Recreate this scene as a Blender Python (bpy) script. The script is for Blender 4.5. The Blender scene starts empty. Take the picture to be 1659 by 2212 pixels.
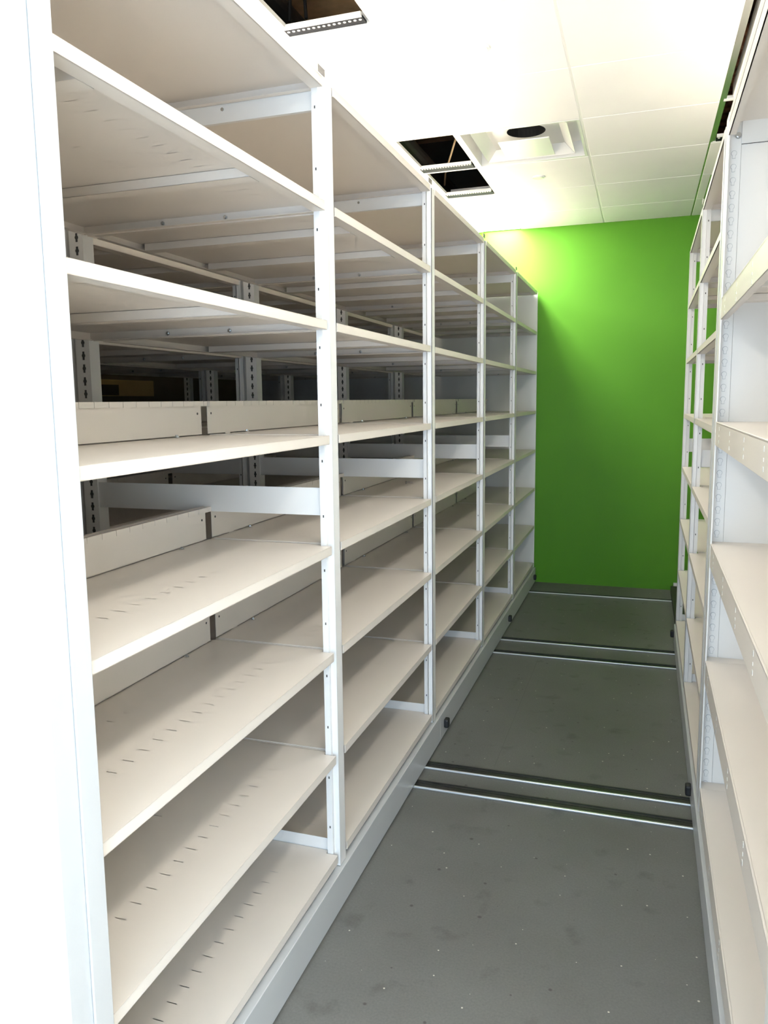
import bpy, bmesh, math, random
from mathutils import Matrix, Vector
random.seed(7)
SC = bpy.context.scene
COL = SC.collection

# ------------------------------------------------------------------ camera
CAM_H = 1.4792
yaw, pitch, roll = 0.32797, 0.13194, -0.01247
F = Vector((-math.sin(yaw)*math.cos(pitch), math.cos(yaw)*math.cos(pitch), -math.sin(pitch)))
R0 = Vector((math.cos(yaw), math.sin(yaw), 0)); U0 = R0.cross(F)
RT = R0*math.cos(roll) + U0*math.sin(roll); UP = -R0*math.sin(roll) + U0*math.cos(roll)
cd = bpy.data.cameras.new('camera'); cam = bpy.data.objects.new('camera', cd); COL.objects.link(cam)
cd.sensor_fit = 'VERTICAL'; cd.sensor_height = 36.0; cd.lens = 1687.27/2212*36
cd.shift_x = 15.06/2212; cd.shift_y = -15.59/2212; cd.clip_start = 0.02
M = Matrix((RT, UP, -F)).transposed().to_4x4(); M.translation = Vector((0, 0, CAM_H)); cam.matrix_world = M
SC.camera = cam

# ------------------------------------------------------------------ light and exposure
SC.view_settings.view_transform = 'Standard'; SC.view_settings.look = 'None'
SC.view_settings.exposure = -0.02; SC.view_settings.gamma = 1.0; SC.view_settings.use_curve_mapping = False
SC.cycles.max_bounces = 14; SC.cycles.diffuse_bounces = 9; SC.cycles.glossy_bounces = 4
SC.cycles.sample_clamp_indirect = 6.0
wd = bpy.data.worlds.new('world'); SC.world = wd; wd.use_nodes = True
wd.node_tree.nodes['Background'].inputs[0].default_value = (0.75, 0.87, 1.0, 1)
wd.node_tree.nodes['Background'].inputs[1].default_value = 1.0

WIN_W = 106.0       # daylight through the glazing behind the camera
FILL_UPLIGHTS = [(-2.05, 3.9, 6.0, 'added unseen fill uplight over the second row next to the green wall', 70.0),  # invented fill uplights, hidden above the shelving, for ceiling brightness
        (-2.05, 1.7, 3.7, 'added unseen fill uplight over the middle of the second row', 130.0),
        (-2.05, -1.1, 1.5, 'added unseen fill uplight over the near end of the second row', 190.0),
        (1.15, -1.0, 2.6, 'added unseen fill uplight over the right row', 250.0)]
# flush linear lights in the narrow ceiling channel: x0, x1, y0, y1, label, watts
FLUSH = [(-1.24, -0.94, 5.225, 5.81, 'flush linear ceiling light above the far end of the left row', 30.0),
         (-1.24, -0.94, 5.83, 6.31, 'flush linear ceiling light touching the green wall', 25.0),
         (-1.24, -0.94, 2.80, 3.97, 'flush linear ceiling light between the ceiling openings', 14.0),
         (-1.24, -0.94, -0.25, 2.15, 'flush linear ceiling light above the near end of the left row', 20.0),
         (0.33, 0.61, -0.86, 2.15, 'flush linear ceiling light above the near right shelving', 20.0),
         (0.33, 0.61, 2.80, 3.97, 'flush linear ceiling light above the middle of the right row', 8.0)]
def area(name, loc, rot, sx, sy, power, color):
    l = bpy.data.lights.new(name, 'AREA'); l.shape = 'RECTANGLE'; l.size = sx; l.size_y = sy
    l.energy = power; l.color = color
    o = bpy.data.objects.new(name, l); o.location = loc; o.rotation_euler = rot; COL.objects.link(o); return o
Y_BACK = -1.3; WX0, WX1, WZ0, WZ1 = -0.9, 0.9, 0.15, 2.1
area('window_daylight', ((WX0+WX1)/2, Y_BACK+0.02, (WZ0+WZ1)/2), (math.radians(90), 0, 0), WX1-WX0, WZ1-WZ0, WIN_W, (0.56, 0.77, 1.0))

# ------------------------------------------------------------------ materials
def mat(name, color, rough=0.5, metal=0.0, spec=0.5, noise=None, emit=None, bump=0.0, bscale=200):
    m = bpy.data.materials.new(name); m.use_nodes = True
    nt = m.node_tree; b = nt.nodes['Principled BSDF']
    b.inputs['Roughness'].default_value = rough; b.inputs['Metallic'].default_value = metal
    b.inputs['Specular IOR Level'].default_value = spec
    tc = nt.nodes.new('ShaderNodeTexCoord')
    n = nt.nodes.new('ShaderNodeTexNoise'); n.inputs['Scale'].default_value = noise[0] if noise else 3.0
    n.inputs['Detail'].default_value = 4
    nt.links.new(tc.outputs['Object'], n.inputs['Vector'])
    r = nt.nodes.new('ShaderNodeValToRGB'); a = noise[1] if noise else 0.015
    r.color_ramp.elements[0].color = tuple(max(0, c*(1-a)) for c in color) + (1,)
    r.color_ramp.elements[1].color = tuple(min(1, c*(1+a)) for c in color) + (1,)
    r.color_ramp.elements[0].position = 0.3; r.color_ramp.elements[1].position = 0.7
    nt.links.new(n.outputs['Fac'], r.inputs['Fac']); nt.links.new(r.outputs['Color'], b.inputs['Base Color'])
    if bump:
        n2 = nt.nodes.new('ShaderNodeTexNoise'); n2.inputs['Scale'].default_value = bscale
        nt.links.new(tc.outputs['Object'], n2.inputs['Vector'])
        bp = nt.nodes.new('ShaderNodeBump'); bp.inputs['Strength'].default_value = bump; bp.inputs['Distance'].default_value = 0.001
        nt.links.new(n2.outputs['Fac'], bp.inputs['Height']); nt.links.new(bp.outputs['Normal'], b.inputs['Normal'])
    if emit:
        b.inputs['Emission Color'].default_value = emit[0] + (1,); b.inputs['Emission Strength'].default_value = emit[1]
    return m
PAINT = mat('white_powder_coat', (0.70, 0.652, 0.602), 0.38, bump=0.15, bscale=900)
TRIMP = mat('white_upright_paint', (0.73, 0.728, 0.725), 0.35, bump=0.1, bscale=900)
PANEL = mat('end_panel_paint', (0.50, 0.515, 0.53), 0.4)
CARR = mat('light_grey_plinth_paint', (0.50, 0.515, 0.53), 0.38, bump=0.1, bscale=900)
OUTL = mat('slot_outline', (0.36, 0.38, 0.40), 0.6)
ZINC = mat('zinc_bolt', (0.6, 0.62, 0.63), 0.25, metal=1.0)
BLACK = mat('black_rubber', (0.012, 0.012, 0.013), 0.55)
SLOT = mat('dark_slot', (0.05, 0.05, 0.05), 0.8)
SLOT_SOFT = mat('floor_seam', (0.10, 0.10, 0.095), 0.6)
RAILD = mat('dark_rail_channel', (0.035, 0.034, 0.03), 0.35, metal=0.3, noise=(20, 0.3))
STEEL = mat('steel_rod', (0.72, 0.73, 0.74), 0.28, metal=0.6)
TILE = mat('ceiling_tile', (0.92, 0.92, 0.895), 0.95, spec=0.1, bump=0.2, bscale=400)
GRID = mat('ceiling_grid_white', (0.85, 0.85, 0.83), 0.5)
WHITEW = mat('white_wall_paint', (0.80, 0.80, 0.77), 0.9)
GREEN = mat('lime_green_wall_paint', (0.074, 0.25, 0.009), 0.55, spec=0.3, noise=(1.5, 0.03), bump=0.1, bscale=150)
DECK = mat('plenum_concrete', (0.5, 0.36, 0.22), 0.9, noise=(9, 0.25))
PERF = mat('dark_perforated_metal', (0.008, 0.010, 0.015), 0.6, spec=0.1)
TAN = mat('tan_board', (0.5, 0.36, 0.14), 0.7)
PIPE = mat('black_duct', (0.02, 0.018, 0.015), 0.6)
COPPER = mat('wire_tan', (0.45, 0.33, 0.2), 0.5)
DUCTM = mat('galvanised_duct', (0.35, 0.36, 0.35), 0.35, metal=0.9)
DIFF = mat('satin_white_metal', (0.80, 0.80, 0.78), 0.25)
REVEAL = mat('satin_aluminium_reveal', (0.55, 0.56, 0.55), 0.18, metal=0.9)
CLIP = mat('grey_plastic_clip', (0.22, 0.20, 0.19), 0.4)
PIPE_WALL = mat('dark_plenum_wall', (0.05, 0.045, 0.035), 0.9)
PALE = mat('pale_bounce_floor', (0.82, 0.76, 0.68), 0.6)
OLIVE = mat('dark_olive_base', (0.03, 0.035, 0.02), 0.6)
LAMP = mat('troffer_lens', (0.9, 0.9, 0.86), 0.4, emit=((1.0, 0.96, 0.86), 6.0))

def floor_mat():
    m = bpy.data.materials.new('grey_floor_sheet'); m.use_nodes = True
    nt = m.node_tree; b = nt.nodes['Principled BSDF']; N = nt.nodes.new; L = nt.links.new
    tc = N('ShaderNodeTexCoord')
    n1 = N('ShaderNodeTexNoise'); n1.inputs['Scale'].default_value = 1.6; n1.inputs['Detail'].default_value = 6; n1.inputs['Roughness'].default_value = 0.6
    L(tc.outputs['Object'], n1.inputs['Vector'])
    r1 = N('ShaderNodeValToRGB'); r1.color_ramp.elements[0].position = 0.3; r1.color_ramp.elements[1].position = 0.72
    r1.color_ramp.elements[0].color = (0.118, 0.119, 0.112, 1); r1.color_ramp.elements[1].color = (0.160, 0.164, 0.158, 1)
    L(n1.outputs['Fac'], r1.inputs['Fac'])
    # dark scuffs
    n2 = N('ShaderNodeTexNoise'); n2.inputs['Scale'].default_value = 9.0; n2.inputs['Detail'].default_value = 5
    L(tc.outputs['Object'], n2.inputs['Vector'])
    r2 = N('ShaderNodeValToRGB'); r2.color_ramp.elements[0].position = 0.60; r2.color_ramp.elements[1].position = 0.76
    r2.color_ramp.elements[0].color = (0, 0, 0, 1); r2.color_ramp.elements[1].color = (0.55, 0.55, 0.55, 1)
    L(n2.outputs['Fac'], r2.inputs['Fac'])
    mx = N('ShaderNodeMixRGB'); L(r2.outputs['Color'], mx.inputs['Fac']); L(r1.outputs['Color'], mx.inputs['Color1']); mx.inputs['Color2'].default_value = (0.055, 0.053, 0.048, 1)
    # fine grain
    n3 = N('ShaderNodeTexNoise'); n3.inputs['Scale'].default_value = 160.0; n3.inputs['Detail'].default_value = 2
    L(tc.outputs['Object'], n3.inputs['Vector'])
    mm = N('ShaderNodeMixRGB'); mm.blend_type = 'OVERLAY'; mm.inputs['Fac'].default_value = 0.22
    L(mx.outputs['Color'], mm.inputs['Color1']); L(n3.outputs['Fac'], mm.inputs['Color2'])
    # light paint specks
    v = N('ShaderNodeTexVoronoi'); v.voronoi_dimensions = '2D'; v.inputs['Scale'].default_value = 11.0
    L(tc.outputs['Object'], v.inputs['Vector'])
    sep = N('ShaderNodeSeparateColor'); L(v.outputs['Color'], sep.inputs['Color'])
    g = N('ShaderNodeMath'); g.operation = 'GREATER_THAN'; g.inputs[1].default_value = 0.6; L(sep.outputs[0], g.inputs[0])
    rad = N('ShaderNodeMath'); rad.operation = 'MULTIPLY'; rad.inputs[1].default_value = 0.034; L(sep.outputs[1], rad.inputs[0])
    c = N('ShaderNodeMath'); c.operation = 'LESS_THAN'; L(v.outputs['Distance'], c.inputs[0]); L(rad.outputs[0], c.inputs[1])
    ml = N('ShaderNodeMath'); ml.operation = 'MULTIPLY'; L(g.outputs[0], ml.inputs[0]); L(c.outputs[0], ml.inputs[1])
    m3 = N('ShaderNodeMixRGB'); L(ml.outputs[0], m3.inputs['Fac']); L(mm.outputs['Color'], m3.inputs['Color1']); m3.inputs['Color2'].default_value = (0.6, 0.58, 0.5, 1)
    # dark dirt spots
    v2 = N('ShaderNodeTexVoronoi'); v2.voronoi_dimensions = '2D'; v2.inputs['Scale'].default_value = 5.3
    L(tc.outputs['Object'], v2.inputs['Vector'])
    s2 = N('ShaderNodeSeparateColor'); L(v2.outputs['Color'], s2.inputs['Color'])
    rd = N('ShaderNodeMath'); rd.operation = 'MULTIPLY'; rd.inputs[1].default_value = 0.04; L(s2.outputs[1], rd.inputs[0])
    q1 = N('ShaderNodeMath'); q1.operation = 'DIVIDE'; L(v2.outputs['Distance'], q1.inputs[0]); L(rd.outputs[0], q1.inputs[1])
    q2 = N('ShaderNodeMapRange'); q2.inputs['From Min'].default_value = 0.5; q2.inputs['From Max'].default_value = 1.1; q2.inputs['To Min'].default_value = 0.8; q2.inputs['To Max'].default_value = 0.0
    L(q1.outputs[0], q2.inputs['Value'])
    m4 = N('ShaderNodeMixRGB'); L(q2.outputs['Result'], m4.inputs['Fac']); L(m3.outputs['Color'], m4.inputs['Color1']); m4.inputs['Color2'].default_value = (0.05, 0.047, 0.043, 1)
    L(m4.outputs['Color'], b.inputs['Base Color'])
    rr = N('ShaderNodeMapRange'); rr.inputs['To Min'].default_value = 0.42; rr.inputs['To Max'].default_value = 0.6
    L(n1.outputs['Fac'], rr.inputs['Value']); L(rr.outputs['Result'], b.inputs['Roughness'])
    b.inputs['Specular IOR Level'].default_value = 0.4
    bp = N('ShaderNodeBump'); bp.inputs['Strength'].default_value = 0.15; bp.inputs['Distance'].default_value = 0.001
    L(n3.outputs['Fac'], bp.inputs['Height']); L(bp.outputs['Normal'], b.inputs['Normal'])
    return m
FLOOR = floor_mat()

# ------------------------------------------------------------------ mesh helpers
class MB:
    def __init__(s): s.bm = bmesh.new(); s.mi = 0
    def box(s, x0, x1, y0, y1, z0, z1):
        x0, x1 = min(x0, x1), max(x0, x1); y0, y1 = min(y0, y1), max(y0, y1); z0, z1 = min(z0, z1), max(z0, z1)
        v = [s.bm.verts.new(p) for p in ((x0,y0,z0),(x1,y0,z0),(x1,y1,z0),(x0,y1,z0),(x0,y0,z1),(x1,y0,z1),(x1,y1,z1),(x0,y1,z1))]
        for f in ((0,3,2,1),(4,5,6,7),(0,1,5,4),(1,2,6,5),(2,3,7,6),(3,0,4,7)):
            s.bm.faces.new([v[i] for i in f]).material_index = s.mi
        return v
    def quad(s, pts):
        s.bm.faces.new([s.bm.verts.new(p) for p in pts]).material_index = s.mi
    def cyl(s, c, r, h, axis='z', n=16, r2=None):
        r2 = r if r2 is None else r2
        def P(a, rr, t):
            q = (rr*math.cos(a), rr*math.sin(a), t)
            if axis == 'x': q = (q[2], q[0], q[1])
            if axis == 'y': q = (q[1], q[2], q[0])
            return Vector(c) + Vector(q)
        a = [s.bm.verts.new(P(2*math.pi*i/n, r, 0)) for i in range(n)]
        b = [s.bm.verts.new(P(2*math.pi*i/n, r2, h)) for i in range(n)]
        s.bm.faces.new(a[::-1]).material_index = s.mi; s.bm.faces.new(b).material_index = s.mi
        for i in range(n): s.bm.faces.new((a[i], a[(i+1) % n], b[(i+1) % n], b[i])).material_index = s.mi
    def tube(s, pts, r, n=8):
        rings = []
        for i, p in enumerate(pts):
            p = Vector(p); d = (Vector(pts[min(i+1, len(pts)-1)]) - Vector(pts[max(i-1, 0)])).normalized()
            a = d.orthogonal().normalized(); b = d.cross(a)
            if rings:   # keep frames aligned
                a = (rings[-1][1] - d*rings[-1][1].dot(d)).normalized(); b = d.cross(a)
            rings.append(([s.bm.verts.new(p + a*r*math.cos(2*math.pi*k/n) + b*r*math.sin(2*math.pi*k/n)) for k in range(n)], a))
        for q in range(len(rings)-1):
            for k in range(n):
                s.bm.faces.new((rings[q][0][k], rings[q][0][(k+1) % n], rings[q+1][0][(k+1) % n], rings[q+1][0][k])).material_index = s.mi
        s.bm.faces.new(rings[0][0][::-1]); s.bm.faces.new(rings[-1][0])
    def bev(s, w, seg=2):
        bmesh.ops.bevel(s.bm, geom=list(s.bm.edges), offset=w, segments=seg, affect='EDGES', profile=0.5)
        return s
    def build(s, name, mats, parent=None, bevel=0.0, seg=2):
        bmesh.ops.recalc_face_normals(s.bm, faces=s.bm.faces)
        me = bpy.data.meshes.new(name); s.bm.to_mesh(me); s.bm.free()
        for m in (mats if isinstance(mats, (list, tuple)) else [mats]): me.materials.append(m)
        o = bpy.data.objects.new(name, me); COL.objects.link(o)
        if parent: o.parent = parent
        if bevel:
            b = o.modifiers.new('bevel', 'BEVEL'); b.width = bevel; b.segments = seg; b.limit_method = 'ANGLE'; b.angle_limit = math.radians(40)
        return o
def tag(o, label=None, cat=None, group=None, kind=None):
    for k, v in (('label', label), ('category', cat), ('group', group), ('kind', kind)):
        if v: o[k] = v
    return o
def empty(name, loc=(0, 0, 0)):
    o = bpy.data.objects.new(name, None); o.location = loc; o.empty_display_size = 0.1; COL.objects.link(o); return o
KIDS = {}
def copy_tree(o, parent=None):
    c = o.copy(); COL.objects.link(c)
    if parent: c.parent = parent
    for ch in list(o.children): copy_tree(ch, c)
    return c

# ------------------------------------------------------------------ room shell
X0, X1, Y1 = -3.42, 2.4, 6.325
ZC = 2.792
def struct(o): o['kind'] = 'structure'; return o
b = MB(); b.box(X0-.1, X1+.1, Y_BACK-.1, Y1+.12, -0.12, 0); struct(b.build('floor', FLOOR))
b = MB(); b.box(X0-.1, X1+.1, Y1, Y1+.12, 0, 3.75); struct(b.build('wall_far', GREEN))
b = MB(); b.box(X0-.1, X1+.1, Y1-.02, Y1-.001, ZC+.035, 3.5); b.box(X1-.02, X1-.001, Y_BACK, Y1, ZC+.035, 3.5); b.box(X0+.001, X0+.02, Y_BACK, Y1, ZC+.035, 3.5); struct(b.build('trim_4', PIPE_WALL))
b = MB(); b.box(-1.6, X1, Y_BACK, .84, 0, .002); struct(b.build('trim_5', PALE))  # pale sheet added out of view to bounce light up under the shelves
b = MB(); b.box(X0-.1, X0, Y_BACK, Y1, 0, 3.75); struct(b.build('wall_left', mat('shade_tan_wall', (0.13, 0.105, 0.07), 0.9)))  # dark colour stands in for the shade behind the rows
b = MB(); b.box(X1, X1+.1, Y_BACK, Y1, 0, 3.75); struct(b.build('wall_right', WHITEW))
b = MB()
b.box(X0, WX0, Y_BACK-.1, Y_BACK, 0, 3.75); b.box(WX1, X1, Y_BACK-.1, Y_BACK, 0, 3.75)
b.box(WX0, WX1, Y_BACK-.1, Y_BACK, 0, WZ0); b.box(WX0, WX1, Y_BACK-.1, Y_BACK, WZ1, 3.75)
struct(b.build('wall_back', WHITEW))
# window frame in the wall behind the camera
b = MB()
for x in (WX0, (WX0*2+WX1)/3, (WX0+2*WX1)/3, WX1-.05): b.box(x, x+.05, Y_BACK-.09, Y_BACK-.03, WZ0, WZ1)
b.box(WX0, WX1, Y_BACK-.09, Y_BACK-.03, WZ0, WZ0+.05); b.box(WX0, WX1, Y_BACK-.09, Y_BACK-.03, WZ1-.05, WZ1)
struct(b.build('window_1', GRID))
# concrete deck above the suspended ceiling
b = MB(); b.box(X0-.1, X1+.1, Y_BACK-.1, Y1+.12, 3.5, 3.75); struct(b.build('trim_1', DECK))

# suspended ceiling: tiles, with cells left open
CX = [X0, -2.76, -2.15, -1.54, -1.25, -0.93, -0.32, 0.285, 0.62, 1.23, 1.84, X1]
CY = [Y_BACK, -0.88, -0.27, 0.34, 0.95, 1.56, 2.17, 2.775, 3.385, 3.995, 4.605, 5.21, 5.82, Y1]
holes = {(4, 6), (4, 9), (4, 10), (7, 9), (5, 9), (4, 11), (4, 12), (4, 7), (4, 8), (4, 2), (4, 3), (4, 4), (4, 5), (7, 1), (7, 2), (7, 3), (7, 4), (7, 5), (7, 7), (7, 8)}
b = MB(); g = 0.004
for i in range(len(CX)-1):
    for j in range(len(CY)-1):
        if (i, j) in holes: continue
        b.box(CX[i]+g, CX[i+1]-g, CY[j]+g, CY[j+1]-g, ZC-0.006, ZC+0.014)
ceil = struct(b.build('ceiling', TILE, bevel=0.003, seg=1))
b = MB()
for i, x in enumerate(CX):
    if 0 < i < len(CX)-1 and i != 7: b.box(x-0.012, x+0.012, Y_BACK, Y1, ZC-0.004, ZC+0.012)
for j, y in enumerate(CY[1:-1], 1):
    for i in range(len(CX)-1):
        if (i == 4 and j in (3, 4, 5, 8)) or (i == 7 and j in (2, 3, 4, 5, 8)): continue
        b.box(CX[i]+.012, CX[i+1]-.012, y-0.012, y+0.012, ZC-0.004, ZC+0.0115)
b.build('ceiling_grid', GRID, ceil)
# satin metal reveal running in the ceiling above the right row
b = MB(); b.box(0.281, 0.307, 2.6, Y1, ZC-0.002, ZC+0.02); struct(b.build('trim_2', REVEAL))
b = MB(); b.box(0.335, 0.36, 5.23, 5.83, ZC-0.008, ZC+0.012); struct(b.build('trim_3', REVEAL))

# ceiling openings' slot strips
def strip(x0, x1, y0, y1, label, n=15):
    t = empty('slot_diffuser', ((x0+x1)/2, (y0+y1)/2, ZC)); tag(t, label, 'air diffuser', 'slot strips at the ceiling openings')
    cx, cy = (x0+x1)/2, (y0+y1)/2
    b = MB(); b.box(x0-cx, x1-cx, y0-cy, y0+.014-cy, -0.008, 0.006); b.box(x0-cx, x1-cx, y1-.004-cy, y1-cy, -0.008, 0.006)
    b.build('frame', GRID, t)
    b = MB(); b.box(x0-cx, x1-cx, y0+.014-cy, y1-.004-cy, -0.006, 0.002); b.mi = 1
    for k in range(n):
        px = x0-cx+0.012+(x1-x0-0.024)*k/(n-1); b.cyl((px, y0+0.032-cy, -0.0075), 0.0055, 0.0016, n=8)
    b.build('perforated_plate', [PERF, GRID], t)
strip(-1.25, -0.955, 2.695, 2.765, 'dark metal strip with a row of white dots, at the nearest ceiling opening')
strip(-1.25, -0.950, 4.485, 4.592, 'dark toothed metal strip between the two neighbouring dark ceiling openings', 19)
strip(-1.25, -0.950, 5.09, 5.20, 'dark toothed metal strip behind the farther of two neighbouring ceiling openings', 19)
strip(0.31, 0.60, 4.50, 4.59, 'short dark metal strip at the ceiling opening above the right shelving row', 8)
# panels that close the rest of the open cells
b = MB()
b.box(-1.242, -0.958, 5.2, 5.202, ZC-0.004, ZC+0.014)
b.build('ceiling_filler', TILE, ceil)

# plenum things seen through the openings
b = MB(); b.tube([(-1.40, Y_BACK+.03, 2.98), (-1.40, 2.2, 2.98), (-1.38, 4.2, 2.98), (-1.38, 6.2, 2.98)], 0.055, 16)
tag(b.build('plenum_pipe', PIPE), 'fat black pipe running above the ceiling openings', 'pipe')
b = MB(); b.tube([(-1.335, 2.95, 2.93), (-1.33, 2.95, 3.02), (-1.305, 2.95, 3.07), (-1.305, 2.95, 3.49)], 0.007); b.tube([(-1.265, 2.95, 2.93), (-1.27, 2.95, 3.02), (-1.30, 2.95, 3.07)], 0.007)
tag(b.build('pipe_hanger', PIPE), 'black forked hanger beside the pipe above the nearest ceiling opening', 'pipe hanger')
b = MB(); b.tube([(-1.62, 2.6, 3.2), (-.6, 2.6, 3.18)], 0.022, 10)
tag(b.build('plenum_conduit', DUCTM), 'pale metal conduit crossing above the nearest ceiling opening', 'conduit')
b = MB(); b.tube([(-1.05, 4.72, 3.1), (-1.114, 4.79, 3.0), (-1.257, 5.145, 2.93), (-1.3, 5.3, 2.90)], 0.006)
tag(b.build('hanging_wire', COPPER), 'thin tan wire hanging above the two neighbouring dark ceiling openings', 'wire')
b = MB(); b.box(-0.1, 1.2, 4.4, 6.25, 3.22, 3.26)
for k in range(14): b.box(-0.1, 1.2, 4.45+k*.12, 4.49+k*.12, 3.18, 3.22)
tag(b.build('plenum_boards', mat('brown_boards', (0.22, 0.10, 0.05), 0.6, noise=(30, 0.6))), 'streaky brown boards above the ceiling opening over the right row', 'boards')

# square ceiling diffuser with the round duct showing
t = empty('ceiling_diffuser', (-0.625, 4.30, ZC)); tag(t, 'square white ceiling air diffuser with a round duct opening showing', 'air diffuser')
h = 0.297
b = MB()
for s4 in ((-h, h, -h, -h+.014), (-h, h, h-.014, h), (-h, -h+.014, -h+.014, h-.014), (h-.014, h, -h+.014, h-.014)): b.box(*s4, -.006, .075)
b.build('outer_frame', DIFF, t)
b = MB()
for pts in (((.235, -.25), (.235, .235)), ((.235, .235), (-.235, .235)), ((-.235, .235), (-.235, -.25))):
    (ax, ay), (bx, by) = pts; k = .78
    b.quad([(ax, ay, -.002), (bx, by, -.002), (bx*k, by*k, .045), (ax*k, ay*k, .045)])
o = b.build('louvre_ring', DIFF, t); o.modifiers.new('s', 'SOLIDIFY').thickness = 0.002
b = MB(); b.box(-.13, .13, -.07, .24, 0.0, 0.006); b.build('centre_plate', DIFF, t, bevel=0.002)
b = MB(); hh = .283
n = 32; ring = [b.bm.verts.new((.10*math.cos(2*math.pi*i/n), .10*math.sin(2*math.pi*i/n)+.03, .075)) for i in range(n)]
def sq(i):
    a = 2*math.pi*i/n; c, s_ = math.cos(a), math.sin(a); m_ = max(abs(c), abs(s_)); return (c/m_*hh, s_/m_*hh, .0745)
outer = [b.bm.verts.new(sq(i)) for i in range(n)]
for i in range(n): b.bm.faces.new((ring[i], ring[(i+1) % n], outer[(i+1) % n], outer[i]))
b.build('back_pan', DIFF, t)
b = MB()
r0 = [b.bm.verts.new((.10*math.cos(2*math.pi*i/n), .10*math.sin(2*math.pi*i/n)+.03, .075)) for i in range(n)]
r1 = [b.bm.verts.new((.10*math.cos(2*math.pi*i/n), .10*math.sin(2*math.pi*i/n)+.03, .45)) for i in range(n)]
for i in range(n): b.bm.faces.new((r0[i], r0[(i+1) % n], r1[(i+1) % n], r1[i]))
b.bm.faces.new(r1)
b.build('round_duct', PIPE, t)

for (x, y, lab) in ((-.63, 4.905, 'small round white cover plate on the ceiling between diffuser and green wall'), (-.62, 3.09, 'small round white cover plate on the ceiling nearest the camera')):
    b = MB(); b.cyl((0, 0, -0.006), 0.036, 0.008, n=28); b.cyl((0, 0, -0.009), 0.028, 0.003, n=28)
    o = b.build('ceiling_cover', DIFF); o.location = (x, y, ZC-0.006); tag(o, lab, 'cover plate', 'round ceiling covers')

# linear uplights added over the rows, out of view, to whiten the ceiling
def fill_pendant(x, y0, y1, label, power):
    L_ = y1-y0; t = empty('fill_uplight', (x, (y0+y1)/2, 2.46)); tag(t, label, 'ceiling light', 'added unseen fill uplights')
    b = MB(); b.box(-.06, .06, -L_/2, L_/2, -.03, -.025); b.box(-.06, -.055, -L_/2, L_/2, -.025, .02); b.box(.055, .06, -L_/2, L_/2, -.025, .02)
    b.box(-.055, .055, -L_/2, -L_/2+.005, -.025, .02); b.box(-.055, .055, L_/2-.005, L_/2, -.025, .02)
    b.build('housing', GRID, t)
    b = MB(); b.box(-.053, .053, -L_/2+.007, L_/2-.007, -.02, -.005); b.build('lens', LAMP, t)
    for yy in (-L_/2+.1, L_/2-.1):
        b = MB(); b.box(-.001, .001, yy, yy+.002, -.025, ZC-2.46); b.build('suspension_wire', ZINC, t)
    area('fill_lamp', (0, 0, 0.0), (math.pi, 0, 0), .10, L_-.03, power, (1.0, 0.935, 0.84)).parent = t
for q in FILL_UPLIGHTS: fill_pendant(*q)
def flush_light(x0, x1, y0, y1, label, power):
    w, d = (x1-x0)/2, (y1-y0)/2
    t = empty('ceiling_light', ((x0+x1)/2, (y0+y1)/2, ZC)); tag(t, label, 'ceiling light', 'flush linear ceiling lights')
    b = MB(); b.box(-w, w, -d, -d+.006, -.003, .05); b.box(-w, w, d-.006, d, -.003, .05); b.box(-w, -w+.006, -d+.006, d-.006, -.003, .05); b.box(w-.006, w, -d+.006, d-.006, -.003, .05); b.box(-w, w, -d, d, .05, .055)
    b.build('housing', GRID, t)
    b = MB(); b.box(-w+.007, w-.007, -d+.007, d-.007, .004, .008); b.build('lens', LAMP, t)
    area('ceiling_lamp', (0, 0, 0.001), (0, 0, 0), 2*w-.04, 2*d-.04, power, (1.0, 0.95, 0.87)).parent = t
for q in FLUSH: flush_light(*q)

# ------------------------------------------------------------------ floor rails
RAILS = [(5.952, 'farthest floor rail, close to the green wall'), (4.686, 'floor rail of the middle pair, on the green wall side'),
         (4.425, 'floor rail of the middle pair, on the camera side'), (2.898, 'floor rail of the nearest pair, on the green wall side'),
         (2.732, 'floor rail of the nearest pair, on the camera side')]
for y, lab in RAILS:
    t = empty('floor_rail', (-1.1, y, 0)); tag(t, 'dark channel and silver rod, '+lab, 'rail', 'floor rails of the mobile shelving')
    xa, xb = -2.4, 1.34+1.1
    wd_ = 0.058 if y < 5 else 0.045
    b = MB(); b.box(xa, xb, 0.006, wd_, 0.0002, 0.003); b.box(xa, xb, wd_-.006, wd_, 0.0005, 0.006); b.box(xa, xb, 0.006, 0.014, 0.0005, 0.006)
    b.build('track_channel', RAILD, t)
    b = MB(); b.box(xa, xb, 0.014, 0.018, 0.0005, 0.004); b.box(xa, xb, wd_-.022, wd_-.020, 0.002, 0.0045); b.build('track_groove', BLACK, t)
    b = MB(); b.box(xa, xb, -0.004, 0.0055, 0.0005, 0.008); b.build('steel_rod', STEEL, t, bevel=0.002)

# ------------------------------------------------------------------ shelving builders
ZL = [0.169 + .3048*i for i in range(8)]
DEP = 0.395          # depth of one shelf
BAY = 1.0748
def perforated_sheet(b, x0, x1, y0, y1, z, rows, first, pitch, n, sl=0.026, sw=0.0028, th=0.0012):
    xs = [x0]; 
    for r in sorted(rows): xs += [r-sl/2, r+sl/2]
    xs.append(x1); ys = [y0]
    for k in range(n): ys += [first+k*pitch-sw/2, first+k*pitch+sw/2]
    ys.append(y1)
    T = {}
    def V(i, j, k):
        if (i, j, k) not in T: T[(i, j, k)] = b.bm.verts.new((xs[i], ys[j], z - k*th))
        return T[(i, j, k)]
    def hole(i, j): return i % 2 == 1 and j % 2 == 1
    for i in range(len(xs)-1):
        for j in range(len(ys)-1):
            if hole(i, j):
                continue
            for k in (0, 1): b.bm.faces.new((V(i, j, k), V(i+1, j, k), V(i+1, j+1, k), V(i, j+1, k))).material_index = b.mi

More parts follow.
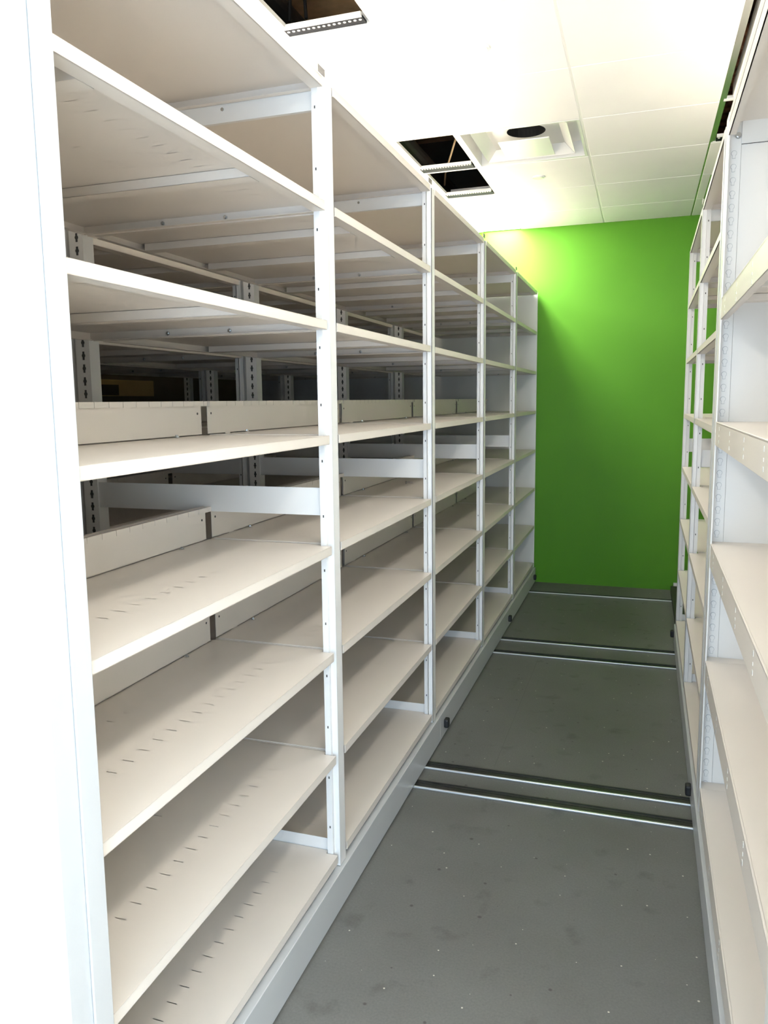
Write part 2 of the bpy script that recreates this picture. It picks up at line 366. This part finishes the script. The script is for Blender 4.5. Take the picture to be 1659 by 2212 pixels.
def shelf(parent, s, u0, z, y0, y1, lip=0.024, slots=True, back=None, canopy=False, dep=DEP, beams=(), bolts=()):
    """one folded steel pan; s = +1 row faces +x (depth runs to -x), u0 = depth of its front edge"""
    X = lambda u: -s*u
    b = MB(); xa, xb = sorted((X(u0), X(u0+dep)))
    ys0, ys1 = -.006, y0+y1-.020            # the sheet behind the uprights runs to the joint with the next bay
    xm = X(u0+.037)
    if u0 < .2: b.box(X(u0), xm, y0, y1, z-.0012, z)
    else: xm = X(u0)
    xa, xb = sorted((xm, X(u0+dep)))
    if slots:
        n = int((y1-y0-0.09)/0.0508); perforated_sheet(b, xa, xb, ys0, ys1, z, [X(u0+.143), X(u0+.30)] + ([X(u0+.50), X(u0+.65)] if dep > .5 else []), y0+0.06, 0.0508, n)
    else: b.box(xa, xb, ys0, ys1, z-.0012, z)
    b.box(X(u0+.045), X(u0+dep-.01), ys0, ys0+.0022, z-.0005, z+.0022)
    t = 0.0015
    b.box(X(u0), X(u0+t*2), y0, y1, z-lip, z-.0001)                       # front lip
    b.box(X(u0), X(u0+.034), y0, y1, z-lip, z-lip+t)                      # its return
    b.box(X(u0+dep), X(u0+dep-t), ys0, ys1, z-lip, z-.0013)
    b.box(X(u0+dep), X(u0+dep-.02), y0, y1, z-lip, z-lip+t)
    for ya, yb in ((ys0, ys0+t), (ys1-t, ys1)): b.box(X(u0+.037), X(u0+dep-t), ya, yb, z-lip, z-.0013)
    for ya, yb in ((ys0, ys0+.018), (ys1-.018, ys1)): b.box(X(u0+.034), X(u0+dep-.02), ya, yb, z-lip, z-lip+t)
    o = b.build('canopy' if canopy else 'shelf', PAINT, parent)
    for yy in beams:      # stiffening beams under the sheet
        b = MB(); b.box(X(u0+.036), X(u0+dep-.022), y0+yy, y0+yy+.0015, z-lip, z-.0022); b.box(X(u0+.036), X(u0+dep-.022), y0+yy, y0+yy+.045, z-lip, z-lip+.0015)
        b.box(X(u0+.036), X(u0+dep-.022), y0+yy+.0435, y0+yy+.045, z-lip, z-.0022)
        b.build('stiffener', PAINT, o)
    for q in bolts:
        c = MB(); c.cyl((X(q), ys1-t, z-lip*.55), .006, -.004, 'y', 6); c.cyl((X(q), ys1-t-.004, z-lip*.55), .0035, -.004, 'y', 6); c.build('bolt', ZINC, o)
    if back:
        xk = X(u0+DEP-.003) if u0 < .2 else X(u0+.002)
        f = s if u0 < .2 else -s           # side the stop faces
        b = MB(); e0, e1 = ys0 + (0 if u0 < .2 else .022), ys1-.020; b.box(xk, xk-f*.0015, e0, e1, z+.0032, z+.097); b.box(xk, xk-f*.0015, e1, ys1-.0005, z+.082, z+.097); b.box(xk, xk+f*.009, e1+.0015, ys1-.0005, z+.083, z+.0968); b.box(xk-f*.0015, xk-f*.0005, e0+.1, e0+.13, z, z+.004)
        yy = e0; first = y0+.055
        cuts = [first+k*.0525 for k in range(60) if first+k*.0525 < e1-.02] + [e1+.0012]
        for c in cuts:
            b.box(xk, xk+f*.009, yy, c-.0009, z+.083, z+.0968); yy = c+.0009
        b.mi = 1
        for ye in (e0+.02, e1-.02): b.cyl((xk+f*.0001, ye, z+.062), .0035, .0006*f, 'x', 8)
        st = b.build('back_stop', [PAINT, SLOT], o)
        for yb_ in (y0+.17, y1-.15):
            b = MB(); b.cyl((xk+f*.012, yb_, z+.0008), .0075, .003, 'z', 6); b.cyl((xk+f*.012, yb_, z+.003), .004, .005, 'z', 8)
            b.build('bolt', ZINC, o)
    return o

def upright(parent, s, u, y, z0, z1, front=True):
    """front: slim face flush with the shelves; otherwise slotted leg facing along the row"""
    X = lambda q: -s*q
    b = MB()
    if front:
        b.box(X(u), X(u+.002), y-.021, y+.024, z0, z1)
        b.box(X(u), X(u+.019), y-.021, y-.019, z0, z1); b.box(X(u), X(u+.019), y+.022, y+.024, z0, z1)
        b.box(X(u+.017), X(u+.034), y-.034, y-.032, z0, z1); b.box(X(u+.017), X(u+.019), y-.034, y-.019, z0, z1)
        b.mi = 1
        k = z0+.12
        while k < z1-.05:
            b.box(X(u+.023), X(u+.0265), y-.0345, y-.0338, k, k+.007); k += .1524
    else:
        b.box(X(u), X(u+.05), y-.024, y-.022, z0, z1); b.box(X(u), X(u+.002), y-.022, y+.022, z0, z1); b.box(X(u+.048), X(u+.05), y-.022, y+.022, z0, z1)
        b.mi = 1; k = z0+.05
        while k < z1-.05:
            b.cyl((X(u+.022), y-.0236, k), .0062, -.001, 'y', 10); b.box(X(u+.0185), X(u+.0255), y-.0246, y-.0242, k-.013, k+.012)
            k += .0381
    return b.build('upright', [TRIMP, SLOT], parent, bevel=0)

def brace(parent, s, y, za, zb, ua=.02, ub=.775, bolts=(), name='side_brace'):
    X = lambda q: -s*q
    b = MB(); b.box(X(ua), X(ub), y-.018, y-.016, za, zb); b.box(X(ua), X(ub), y-.018, y-.006, za, za+.0015)
    o = b.build(name, TRIMP, parent)
    for u in bolts:
        b = MB(); b.cyl((X(u), y-.018, (za+zb)/2), .005, -.003, 'y', 6); b.build('bolt', ZINC, o)
    return o

def bay(xf, y0, s, label, group, z=ZL, back=True, last=False, near_panel=False, far_panel=False, width=BAY, tagclip=True, beams=(.12, .61)):
    t = empty('shelving_unit', (xf, y0, 0)); tag(t, label, 'shelving unit', group)
    ya, yb = .037, width-.037
    H = z[-1]
    for i, zz in enumerate(z):
        can = i == len(z)-1
        st = back and 1 <= i <= 4
        if i < 5:
            shelf(t, s, 0.0, zz, ya, yb, back=st)
            shelf(t, s, .405, zz, ya, yb, back=st, dep=.367)
        else: shelf(t, s, 0.0, zz, ya, yb, canopy=can, slots=not can, dep=.772, beams=() if can else beams if i == 6 else (.585,), bolts=() if can else (.30, .50))
    def line(y):
        upright(t, s, -.001, y, .128, H-.008); upright(t, s, .775, y, .128, H-.03, False)
        brace(t, s, y, 1.166, 1.243); brace(t, s, y, 2.232-2.3026+H, H-.003, bolts=(.30,)); brace(t, s, y, z[0]-.006, z[0]+.036)
    line(0)
    if last: line(width)
    if tagclip:
        b = MB(); b.box(-s*-.003, -s*-.005, -.075, -.030, H-.001, H+.017); o = b.build('label_clip', CLIP, t)
    if near_panel:
        b = MB(); b.box(-s*-.008, -s*.824, -.075, .030, .02, 2.42)
        o = b.build('end_panel', PANEL, t, bevel=.012, seg=3); 
        b = MB(); b.box(-s*-.0085, -s*-.0125, -.018, .026, .03, 2.41); b.build('edge_strip', PANEL, o, bevel=.002)
    if far_panel:
        b = MB(); b.box(-s*0, -s*.825, width-.014, width-.002, .128, H-.004); b.build('end_panel', TRIMP, t, bevel=.002)
    return t

# ------------------------------------------------------------------ left row and the two behind it
XL = -.803; YL = .929
ORD = ['nearest the camera', 'second from the camera', 'third from the camera', 'fourth from the camera', 'against the green wall']
LAB = ['white shelving bay of the left row next to the big end panel, '+ORD[0],
       'white shelving bay of the left row, second from the camera',
       'white shelving bay of the left row, third from the camera',
       'white shelving bay of the left row, fourth from the camera',
       'white shelving bay with a solid end, left row, against the green wall']
left = []
left.append(bay(XL, YL, 1, LAB[0], 'bays of the left shelving row', near_panel=True, beams=(.09, .655)))
mid = bay(XL, YL+BAY, 1, LAB[1], 'bays of the left shelving row', beams=(.21, .605)); left.append(mid)
for k in (2, 3):
    c = copy_tree(mid); c.location = (XL, YL+k*BAY, 0); c['label'] = LAB[k]; left.append(c)
left.append(bay(XL, YL+4*BAY, 1, LAB[4], 'bays of the left shelving row', far_panel=True))
for r, (nm, dx) in enumerate((('second row, directly behind the left row', -.838), ('dim third row, farthest left', -1.676))):
    for k, o in enumerate(left):
        c = copy_tree(o); c.location = (XL+dx, YL+k*BAY, 0)
        c['label'] = 'white shelving bay of the '+nm+', '+ORD[k]
        c['group'] = 'bays of the '+('second' if r == 0 else 'third')+' shelving row'

def carriage(xf, y0, y1, s, label, group, bumpers, top=.125, seams=(), off=.012, depth=.80):
    t = empty('mobile_carriage', (xf, y0, 0)); tag(t, label, 'carriage', group)
    L_ = y1-y0
    b = MB(); b.box(s*off, -s*(depth-off), 0, L_, .012, top)
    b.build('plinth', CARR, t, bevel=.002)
    b = MB(); b.box(s*(off-.03), -s*(depth-.04), .02, L_-.02, .0085, .012); b.build('underframe', BLACK, t)
    for yy in bumpers:
        b = MB(); b.box(s*(off-.002), s*(off+.020), yy-y0-.018, yy-y0+.018, .045, .085); b.build('bumper', BLACK, t, bevel=.007, seg=3)
    for yy in seams:
        b = MB(); b.box(s*(off+.0004), s*(off-.001), yy-y0-.0015, yy-y0+.0015, .014, top-.002); b.build('plinth_joint', DIFF, t)
    return t
Ye = YL+5*BAY
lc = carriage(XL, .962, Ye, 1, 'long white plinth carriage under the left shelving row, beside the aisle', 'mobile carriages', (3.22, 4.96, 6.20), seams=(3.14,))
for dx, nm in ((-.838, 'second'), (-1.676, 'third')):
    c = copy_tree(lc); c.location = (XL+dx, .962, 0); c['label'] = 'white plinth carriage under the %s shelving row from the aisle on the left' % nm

# ------------------------------------------------------------------ right row (turned a hair, as it stands in the photo)
RROT = -.0047
def place_right(t, y):
    t.location = (.214+.0047*(y-3), y, 0); t.rotation_euler = (0, 0, RROT)
ZR = [.163+.3056*i for i in range(8)]
r1 = bay(0, 0, -1, 'open white shelving bay of the right row just beyond the solid divider', 'open bays of the right row', z=ZR, back=False, width=1.0686, tagclip=False)
place_right(r1, 2.741)
r2 = bay(0, 0, -1, 'open white shelving bay at the far end of the right row, green wall showing through', 'open bays of the right row', z=ZR, back=False, width=1.0686, last=True, tagclip=True)
place_right(r2, 3.8096)

# near right bay: deep slotted lips and a solid divider
def deep_bay():
    t = empty('shelving_unit', (0, 0, 0)); tag(t, 'near right white shelving unit with deep slotted shelf lips and solid divider panel', 'shelving unit')
    Y0, Y1_ = 0.0, 1.40            # local: 0 = near end, 1.40 = divider
    lv = [(.212, .072), (.642, .072), (1.022, .072), (1.402, .070), (1.772, .062)]
    for z, lip in lv:
        b = MB(); x1 = .80
        b.box(0, x1, Y0, Y1_, z-.0015, z); b.box(.0045, x1, Y1_, Y1_+.053, z-.0015, z)
        b.box(.0, .002, Y0, Y1_, z-lip, z-.0002); b.box(0, .02, Y0, Y1_, z-lip, z-lip+.0015)
        b.box(x1-.002, x1, Y0, Y1_, z-.03, z-.0016)
        # small standing edge along the front
        b.box(0, .0045, Y0, Y1_, z-.004, z+.0015)
        o = b.build('shelf', PAINT, t, bevel=.0008, seg=1)
        for yy in (.25, .62, 1.0, 1.3):
            b = MB(); b.box(.03, x1-.01, yy, yy+.05, z-.022, z-.002); b.build('stiffener', PAINT, o, bevel=.002)
        b = MB()
        k = Y1_-.118
        while k > .03:
            for dz, hh_, w in ((-.016, .011, .0032), (-.036, .007, .0028), (-.053, .010, .0044)):
                if -dz < lip-.004: b.box(-.0006, .0003, k-w, k+w, z+dz-hh_/2, z+dz+hh_/2)
            k -= .3155
        b.build('lit_lip_slots', DIFF, o, bevel=.001)  # white pads paint in the light showing through the slots
    # canopy
    b = MB(); z = 2.30; b.box(0, .8, Y0, Y1_, z-.012, z-.010); b.box(.0045, .8, Y1_, Y1_+.054, z-.012, z-.010); b.box(0, .003, Y0, Y1_, z-.062, z-.027); b.box(.001, .003, Y0, Y1_, z-.027, z-.022); b.box(0, .003, Y0, Y1_, z-.022, z); b.box(0, .02, Y0, Y1_, z-.062, z-.060)
    o = b.build('canopy', PAINT, t)
    b = MB(); b.box(.0004, .0009, Y0, Y1_, z-.0265, z-.0225); b.build('canopy_joint', SLOT, o)
    # divider at the far side with slotted leg
    yd = Y1_+.055
    b = MB(); b.box(.04, .80, yd, yd+.012, .135, z-.012); b.box(.04, .80, yd-.006, yd, z-.075, z-.012)
    dv = b.build('divider_panel', TRIMP, t)
    b = MB(); b.box(.0385, .0405, yd-.0006, yd+.001, .14, z-.076); b.box(.04, .8, yd-.0005, yd+.0005, z-.0765, z-.075); b.build('panel_joint', SLOT, dv)
    b = MB(); b.box(.004, .040, yd-.002, yd+.010, .135, z-.012); b.box(-.001, .004, yd-.052, yd+.024, .128, z+.004)
    up = b.build('upright', TRIMP, t, bevel=.0012)
    b = MB(); k = .17
    while k < z-.1:
        b.mi = 1; b.cyl((.0205, yd-.0018, k), .0082, -.0008, 'y', 14); b.box(.0158, .0252, yd-.0026, yd-.0018, k-.015, k)
        b.mi = 0; b.cyl((.0208, yd-.0024, k), .0070, -.0012, 'y', 14); b.box(.0168, .0245, yd-.0034, yd-.0024, k-.014, k)
        k += .0383
    b.build('teardrop_slots', [TRIMP, OUTL], up)
    b = MB(); b.cyl((.030, yd-.004, z-.052), .009, -.005, 'y', 12); b.cyl((.030, yd-.009, z-.052), .005, -.004, 'y', 6); b.build('bolt', ZINC, t)
    b = MB(); b.box(-.001, .03, -.03, -.0, .128, z); b.box(.0, .8, -.03, -.02, .128, z); b.build('end_panel', TRIMP, t, bevel=.001)
    return t
db = deep_bay(); place_right(db, 1.215)
YR0 = 1.17
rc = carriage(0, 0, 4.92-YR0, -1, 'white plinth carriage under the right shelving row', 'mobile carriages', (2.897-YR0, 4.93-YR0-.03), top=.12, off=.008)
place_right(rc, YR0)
# low dark base beyond the right row
b = MB(); b.box(.0, .75, 0, 1.3, .002, .05); b.box(.0, .75, 0, .04, .05, .085)
o = b.build('dark_base_block', OLIVE, bevel=.004); o.location = (.238, 4.95, 0); tag(o, 'low dark olive base strip on the floor between right row and green wall', 'base strip')
b = MB(); b.box(.26, .9, Y1-.02, Y1-.0005, 0.0, .06); struct(b.build('baseboard_far', DIFF))

# tan board seen far through the dark rows
t = empty('tan_wall_board', (X0+.002, 4.57, 1.535)); tag(t, 'tan board on the wall glimpsed through the dim shelving rows', 'board')
b = MB(); b.box(0, .02, -.40, .38, 0, .11); b.build('board', TAN, t, bevel=.003)
b = MB(); b.box(.02, .045, -.40, -.06, .005, .075); b.build('door', mat('dark_brown_door', (.08, .055, .03), .5), t)

# stray screw left on a shelf
b = MB(); b.cyl((0, 0, .0035), .0035, .03, 'x', 8); b.cyl((-.004, 0, .0035), .007, .004, 'x', 10)
o = b.build('screw', CLIP); o.location = (-1.064, 3.568, ZL[3]+.0045); o.rotation_euler = (0, 0, .5)
tag(o, 'small loose screw lying on a shelf of the left row', 'screw')
# seam between floor sheets
b = MB(); b.box(-.53, -.5285, 3.0, 4.38, .0001, .0006); struct(b.build('trim_6', SLOT_SOFT))
